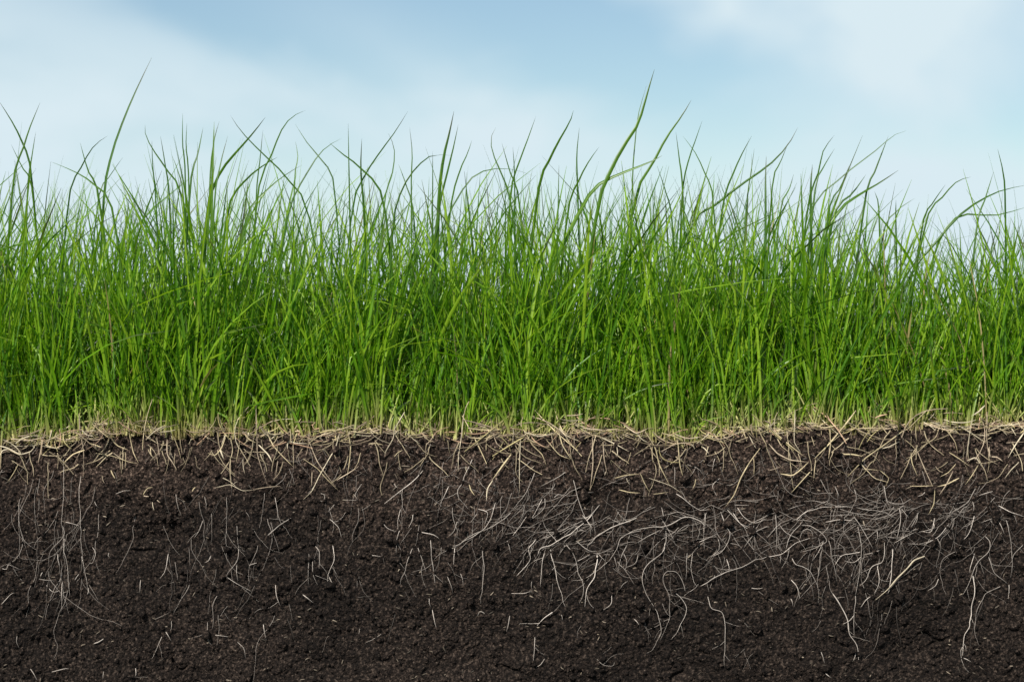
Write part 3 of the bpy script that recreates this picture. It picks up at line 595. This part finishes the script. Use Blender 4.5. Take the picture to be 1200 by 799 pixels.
 (7,[(305,385),(350,450),(375,510),(380,570),(415,620),(430,700)]),(5,[(410,380),(405,480),(405,580)]),(4,[(405,480),(380,510),(345,530)]),(5,[(415,640),(410,670),(400,705)]),(4,[(420,70),(435,180),(430,290),(415,350),(410,400)]),(5,[(400,20),(440,80),(495,180)]),(5,[(270,50),(340,35),(410,45)]),
 (4,[(435,190),(360,200),(320,240),(310,270)]),(4,[(440,205),(400,235),(350,235)]),(4,[(530,175),(490,192),(450,200)]),(5,[(590,145),(640,115),(690,90)]),(4,[(770,40),(770,70),(690,95)]),(5,[(835,60),(790,115),(720,155)]),(4,[(790,120),(803,150),(810,185)]),(6,[(580,160),(580,260),(570,350),(560,390)]),
 (4,[(545,140),(535,230),(490,260),(460,320),(430,350)]),(4,[(510,250),(520,330),(500,385)]),(4,[(395,290),(383,320),(385,350)]),(6,[(480,395),(460,415),(440,450)]),(4,[(510,80),(510,120),(500,150)]),(5,[(0,210),(60,195),(130,150),(200,120)]),(4,[(35,0),(40,100),(40,190)]),(4,[(50,60),(90,100),(145,130),(150,145)]),
 (4,[(80,170),(110,110),(175,30)]),(4,[(0,120),(60,60),(120,30)]),(3,[(150,120),(165,90),(200,90),(215,120)]),(5,[(1015,110),(1035,140),(1030,180),(980,235),(950,300),(920,370),(910,390)]),(4,[(970,195),(945,260),(940,290)]),(7,[(955,290),(965,360),(950,460),(940,530),(918,590),(912,680)]),
 (5,[(915,680),(935,688),(955,705)]),(5,[(1030,210),(1060,280),(1120,335)]),(4,[(1125,335),(1124,375),(1122,415)]),(4,[(1110,30),(1130,120),(1140,220),(1135,310)]),(4,[(1200,150),(1150,200),(1140,240)]),(4,[(1075,40),(1090,70),(1105,105)]),(4,[(800,310),(780,345),(750,370)]),(6,[(245,645),(255,675),(265,710)]),
 (6,[(270,760),(283,770),(300,780)]),(4,[(700,0),(665,60),(640,85)])],
}
def face_depth(x, z, lift):
    """distance of the strand in front of the mean face, riding on the crumbs"""
    a = face_y(x, z)
    for ox, oz in ((.0007, 0), (-.0007, 0), (0, .0007), (0, -.0007)): a = np.maximum(a, face_y(x+ox, z+oz))
    m = len(a)
    ap = np.pad(a, 3, mode='edge'); mx = np.max([ap[i:i+m] for i in range(7)], axis=0)
    sm = np.convolve(np.pad(mx*.6+a*.4, 3, mode='edge'), np.ones(7)/7, 'valid')
    return sm+lift
def shape_words(P):
    L = np.linalg.norm(np.diff(P, axis=0), axis=1).sum(); ch = np.linalg.norm(P[-1]-P[0])
    A, B = (P[0], P[-1]) if P[0][2] >= P[-1][2] else (P[-1], P[0])
    ang = math.degrees(math.atan2(abs(A[2]-B[2]), abs(A[0]-B[0])))
    ori = 'upright' if ang > 72 else ('right-falling' if B[0] > A[0] else 'left-falling') if ang > 22 else 'level'
    cv = 'straight' if ch/L > .985 else 'curved' if ch/L > .93 else 'winding'
    ln = 'very long' if L > .06 else 'long' if L > .035 else 'medium' if L > .021 else 'short' if L > .012 else 'tiny'
    return ln, cv, ori
MIDS = [(k, sum(ox+a/4 for a, b in pts)/len(pts), sum(oy+b/4 for a, b in pts)/len(pts)) for tb, k in ((STRAW, 's'), (ROOT, 'r')) for cp, lst in tb.items() for (ox, oy) in [from_crop[cp]] for w, pts in lst]
def company(x, z):
    px, py = x/PX+600, 400-(z-CAM_Z)/PX
    d = sorted(math.dist((px, py), (m[1], m[2])) for m in MIDS)
    k = sum(1 for v in d if v < 30)-1
    return 'alone' if k < 1 else 'beside one other' if k < 2 else 'among several' if k < 5 else 'in a tangle'
def zone(z):
    return 'at the turf edge' if z > -.012 else 'just below the turf' if z > -.03 else 'in the upper soil' if z > -.055 else 'halfway down the soil' if z > -.085 else 'deep in the soil' if z > -.115 else 'in the lowest dark soil'
def fibre(r, px, py, a, steps, step, wig, R, pull=0.0):
    tr = [(px, py)]; c = r.normal(0, .014)
    for _ in range(steps):
        a += r.normal(c, wig)+pull*math.sin(2*(math.pi/2-a)); px += step*math.cos(a); py += step*math.sin(a); tr.append((px, py))
    q = np.array(tr); x, z = px2w(q[:, 0], q[:, 1])
    z = np.minimum(z, edge_z(x)-.001)
    return x, z, R*np.linspace(1, .4, len(x))*np.interp(np.linspace(0, 1, len(x)), np.linspace(0, 1, 5), r.uniform(.75, 1.25, 5))
def strands(table, kind, seed):
    r = np.random.default_rng(seed)
    for crop, lst in table.items():
        ox, oy = from_crop[crop]
        for w, pts in lst:
            p = [(ox+a/4, oy+b/4) for a, b in pts]
            plen = sum(math.dist(p[i], p[i+1]) for i in range(len(p)-1))
            n = int(max(8, min(46, plen/2.6)))
            q = spline(p, n); t = np.linspace(0, 1, n)
            if kind == 'straw':                     # dry stalks run straight between kinks
                pa = np.array(p); dd = np.r_[0, np.cumsum(np.linalg.norm(np.diff(pa, axis=0), axis=1)**0.5)]; u = np.linspace(0, dd[-1], n)
                q = q*.45+.55*np.stack([np.interp(u, dd, pa[:, 0]), np.interp(u, dd, pa[:, 1])], -1)
            if kind == 'root':
                for ax in (0, 1):
                    q[:, ax] += 0.55*np.interp(t, np.linspace(0, 1, max(3, n//3)), r.standard_normal(max(3, n//3)))
            x, z = px2w(q[:, 0], q[:, 1])
            ez = edge_z(x)
            lift = (0.0009 if kind == 'root' else 0.0012)+(0.0002 if kind == 'root' else 0.0012)*r.random()
            dep = face_depth(x, np.minimum(z, ez-.0015), lift)
            if kind == 'straw':
                dep = dep+0.003*np.clip((z-(ez-.004))/.006, 0, 1)
                sm = np.convolve(np.pad(dep, 3, mode='edge'), np.ones(7)/7, 'valid'); dep = np.maximum(sm, dep-.0004)
            P = np.stack([x, -dep, z], -1)
            rad = w/4*PX*0.5*(0.62 if kind == 'root' else 0.72)
            if kind == 'root':
                dep -= .0016*np.clip(1-np.minimum(t, 1-t)*n/4, 0, 1)**1.5; P[:, 1] = -dep; R = rad*(1.08-0.6*t)*np.interp(t, np.linspace(0, 1, 6), r.uniform(.8, 1.2, 6)); R[-1] *= .3; R[0] *= .6
                col = np.array([0.62, 0.54, 0.465])*(0.6+0.6*r.random())
            else:
                R = rad*np.interp(t, [0, .15, .7, 1], [.45, 1, .8, .15])*np.interp(t, np.linspace(0, 1, 6), r.uniform(.75, 1.25, 6))
                pal = [np.array([0.66, 0.53, 0.32]), np.array([0.60, 0.49, 0.29]), np.array([0.55, 0.43, 0.30]), np.array([0.72, 0.61, 0.43])]
                col = pal[r.integers(0, 4)]*(0.7+0.4*r.random())
            o = P[0].copy()
            V, F = tube(P-o, R, 6 if w > 5 else 5, flat=(None if kind == 'root' else .4))
            ln, cv, ori = shape_words(P)
            zn = zone(P[:, 2].mean()); co = company(P[:, 0].mean(), P[:, 2].mean()); br = col.mean()
            th = 'thick' if w >= 8 else 'slim' if w >= 5 else 'fine'
            cvec = np.broadcast_to(col, (len(V), 3))
            if kind == 'root':
                main = link('grass_root', mesh_from('grass_root', V, F, cvec), MR, label=f"{ln} {cv} {ori} {th} {'whitish' if br > .55 else 'pale' if br > .44 else 'greyish'} root {co}, {zn}", cat='root', group='pale grass roots showing in the cut soil', loc=o)
                for _ in range(int(min(4, plen/26))):           # fine side rootlets growing from it
                    k = r.integers(2, n-2); tg = math.atan2(q[k+1, 1]-q[k-1, 1], q[k+1, 0]-q[k-1, 0])
                    if math.sin(tg) < 0: tg += math.pi
                    x2, z2, R2 = fibre(r, q[k, 0], q[k, 1], tg+r.choice([-1, 1])*r.uniform(.35, 1.1), int(r.uniform(6, 20)), 1.8, .12, min(rad*.6, r.uniform(.00010, .00020)))
                    d2 = face_depth(x2, z2, .0004); d2[0] = dep[k]
                    v2, f2 = tube(np.stack([x2, -d2, z2], -1)-o, R2, 4)
                    link('rootlet', mesh_from('rootlet', v2, f2, np.broadcast_to(col*.8, (len(v2), 3))), MR, parent=main)
            else:
                link('straw_stalk', mesh_from('straw_stalk', V, F, cvec), MT, label=f"{ln} {cv} {ori} {th} {'cream' if br > .47 else 'tan' if br > .36 else 'dull brown'} straw stalk {co}, {zn}", cat='straw', group='dry straw stalks hanging over the soil', loc=o)
strands(STRAW, 'straw', 51)
strands(ROOT, 'root', 52)

# uncountable fine root hairs
def root_hairs():
    r = np.random.default_rng(61); parts = []
    # centre x, y, spread, count, heading (degrees, 90 = down), spread of heading, steps
    spots = [(60, 600, 60, 60, 26, 90, 6, 34), (230, 630, 90, 60, 44, 90, 7, 24), (420, 620, 90, 70, 40, 90, 9, 22), (1080, 680, 110, 40, 50, 92, 12, 24), (75, 610, 32, 80, 46, 90, 12, 40), (275, 640, 30, 60, 22, 95, 20, 26), (390, 540, 90, 45, 40, 80, 50, 14), (560, 590, 60, 40, 70, 100, 45, 20), (640, 600, 40, 40, 60, 115, 30, 22),
             (700, 615, 70, 34, 95, 155, 22, 30), (740, 630, 80, 40, 60, 60, 40, 22), (850, 605, 90, 36, 90, 160, 25, 30), (870, 620, 80, 36, 60, 75, 40, 20), (1000, 605, 70, 26, 120, 172, 18, 28),
             (1020, 635, 80, 36, 110, 100, 40, 24), (1130, 620, 55, 50, 70, 105, 35, 26), (1120, 590, 60, 25, 40, 165, 25, 22), (600, 670, 480, 90, 170, 90, 45, 11), (600, 545, 480, 22, 200, 90, 50, 11), (1010, 545, 150, 22, 70, 90, 40, 14)]
    for (cx, cy, sx, sy, n, hd, sp, st) in spots:
        for _ in range(int(n*.46)):
            px, py = r.normal(cx, sx*.6), r.normal(cy, sy*.6)
            if py < 516: py = 516+r.random()*40
            a = math.radians(r.normal(hd, sp))
            if r.random() < .5: px -= st*1.0*math.cos(a); py = max(514, py-st*1.0*math.sin(a))
            x, z, R = fibre(r, px, py, a, int(st*r.uniform(.6, 1.4)), r.uniform(1.7, 2.5), .11, r.uniform(.00008, .00019))
            dep = face_depth(x, z, r.uniform(-.0002, .0005))
            V, F = tube(np.stack([x, -dep, z], -1), R, 4)
            parts.append((V, F, np.broadcast_to(np.array([.50, .43, .37])*(.18+.62*r.random()), (len(V), 3))))
    for _ in range(170):                                  # thin straw fibres hanging out of the thatch
        px = r.uniform(-60, 1260); py = r.uniform(503, 545)
        x, z, R = fibre(r, px, py, math.radians(r.normal(88, 38)), int(r.uniform(7, 24)), 1.9, .09, r.uniform(.00016, .00042))
        dep = face_depth(x, z, r.uniform(.0005, .0018))
        V, F = tube(np.stack([x, -dep, z], -1), R, 4, flat=.6)
        parts.append((V, F, np.broadcast_to(np.array([.52, .42, .27])*(.45+.7*r.random()), (len(V), 3))))
    V, F, c = join(parts)
    link('root_hairs', mesh_from('root_hairs', V, F, c), MR, label='fine web of hair-like rootlets over the cut soil', cat='roots', kind='stuff')
root_hairs()
# thatch: matted dead stalks along the edge, and pale stem bases standing in it
def thatch():
    r = np.random.default_rng(71); parts = []
    pal = np.array([(.62, .50, .30), (.55, .46, .22), (.52, .40, .28), (.68, .58, .40), (.58, .37, .24), (.38, .28, .18), (.30, .23, .15)])
    dens = lambda x: .55+.25*math.sin(x*47+.6)+.22*math.sin(x*113+2)+.15*math.sin(x*233)
    for i in range(3000):
        x0 = r.uniform(-.5, .5)
        if r.random() > dens(x0)+.12: continue
        y0 = abs(r.normal(0, .020))-.005
        L = r.uniform(.005, .017) if r.random() < .75 else r.uniform(.015, .04)
        a = r.normal(0, .55) if r.random() < .72 else r.uniform(-1.6, 1.6)
        b = r.normal(0, .7); n = 7; t = np.linspace(-.5, .5, n)
        zc = float(edge_z(x0))*(1-min(1, max(0, y0)/.08))-.0008+abs(r.normal(0, .0034))
        if y0 < 0: zc -= abs(r.normal(0, .004))*(-y0/.004)
        bend = r.normal(0, .5)*L
        x = x0+L*t*math.cos(a)-bend*(.25-t**2)*math.sin(a); z = zc+L*t*math.sin(a)*.85+bend*(.25-t**2)*math.cos(a)*.7
        y = y0+L*t*math.sin(b)*.6+.003*r.normal()*(.25-t**2)
        below = np.clip((edge_z(x)-z)/.004, 0, 1)
        y = np.where(below > 0, np.minimum(y, -face_y(x, np.minimum(z, edge_z(x)-.001))-.0006), y)
        V, F = tube(np.stack([x, y-.0008, z], -1), r.uniform(.00013, .00045)*np.interp(t, [-.5, 0, .5], [.6, 1, .5]), 4, flat=.6)
        parts.append((V, F, np.broadcast_to(pal[r.integers(0, 7)]*(.4+.7*r.random()), (len(V), 3))))
    for i in range(2300):
        x0 = r.uniform(-.5, .5); y0 = r.uniform(-.001, .03)
        L = r.uniform(.005, .024); ln = r.normal(0, .42); n = 5; t = np.linspace(0, 1, n)
        zb = float(edge_z(x0))*(1-min(1, max(0, y0)/.08))-.003
        P = np.stack([x0+L*t*ln, y0+L*t*r.normal(0, .15), zb+L*t], -1)
        V, F = tube(P, r.uniform(.00035, .0009)*np.linspace(1.1, .55, n), 5)
        c0 = np.array([.52, .45, .20])*(.5+.55*r.random()); c1 = np.array([.18, .33, .02])
        cc = np.repeat(c0[None]+(c1-c0)[None]*t[:, None]*min(1, .3+r.random()), 5, axis=0)
        parts.append((V, F, cc))
    V, F, c = join(parts)
    link('thatch', mesh_from('thatch', V, F, c), MT, label='matted layer of dead straw between the grass and the soil', cat='thatch', kind='stuff')
thatch()

def debris():
    """flecks of dead plant matter and pale grit bedded in the soil"""
    r = np.random.default_rng(81); parts = []
    for i in range(900):
        px, py = r.uniform(-80, 1280), 512+288*r.random()**1.25
        x0, z0 = px2w(px, py); L = r.uniform(.0012, .0045)*(1.25 if py < 580 else .8); a = r.normal(0, .8)
        t = np.linspace(-.5, .5, 4)
        x = x0+L*t*math.cos(a); z = np.minimum(z0+L*t*math.sin(a)+L*.3*r.normal()*(.25-t**2), edge_z(x0)-.001)
        y = -float(face_y(x0, z[1]))-.0003+L*t*r.normal(0, .3)
        V, F = tube(np.stack([x, y, z], -1), r.uniform(.00018, .0005)*np.array([.4, 1, .9, .3]), 4, flat=.5)
        parts.append((V, F, np.broadcast_to(np.array([.42, .34, .25])*(.10+.7*r.random()**3), (len(V), 3))))
    V, F, c = join(parts)
    link('plant_debris', mesh_from('plant_debris', V, F, c), MT, label='tiny tan flecks of dead plant matter in the soil', cat='debris', kind='stuff')
debris()
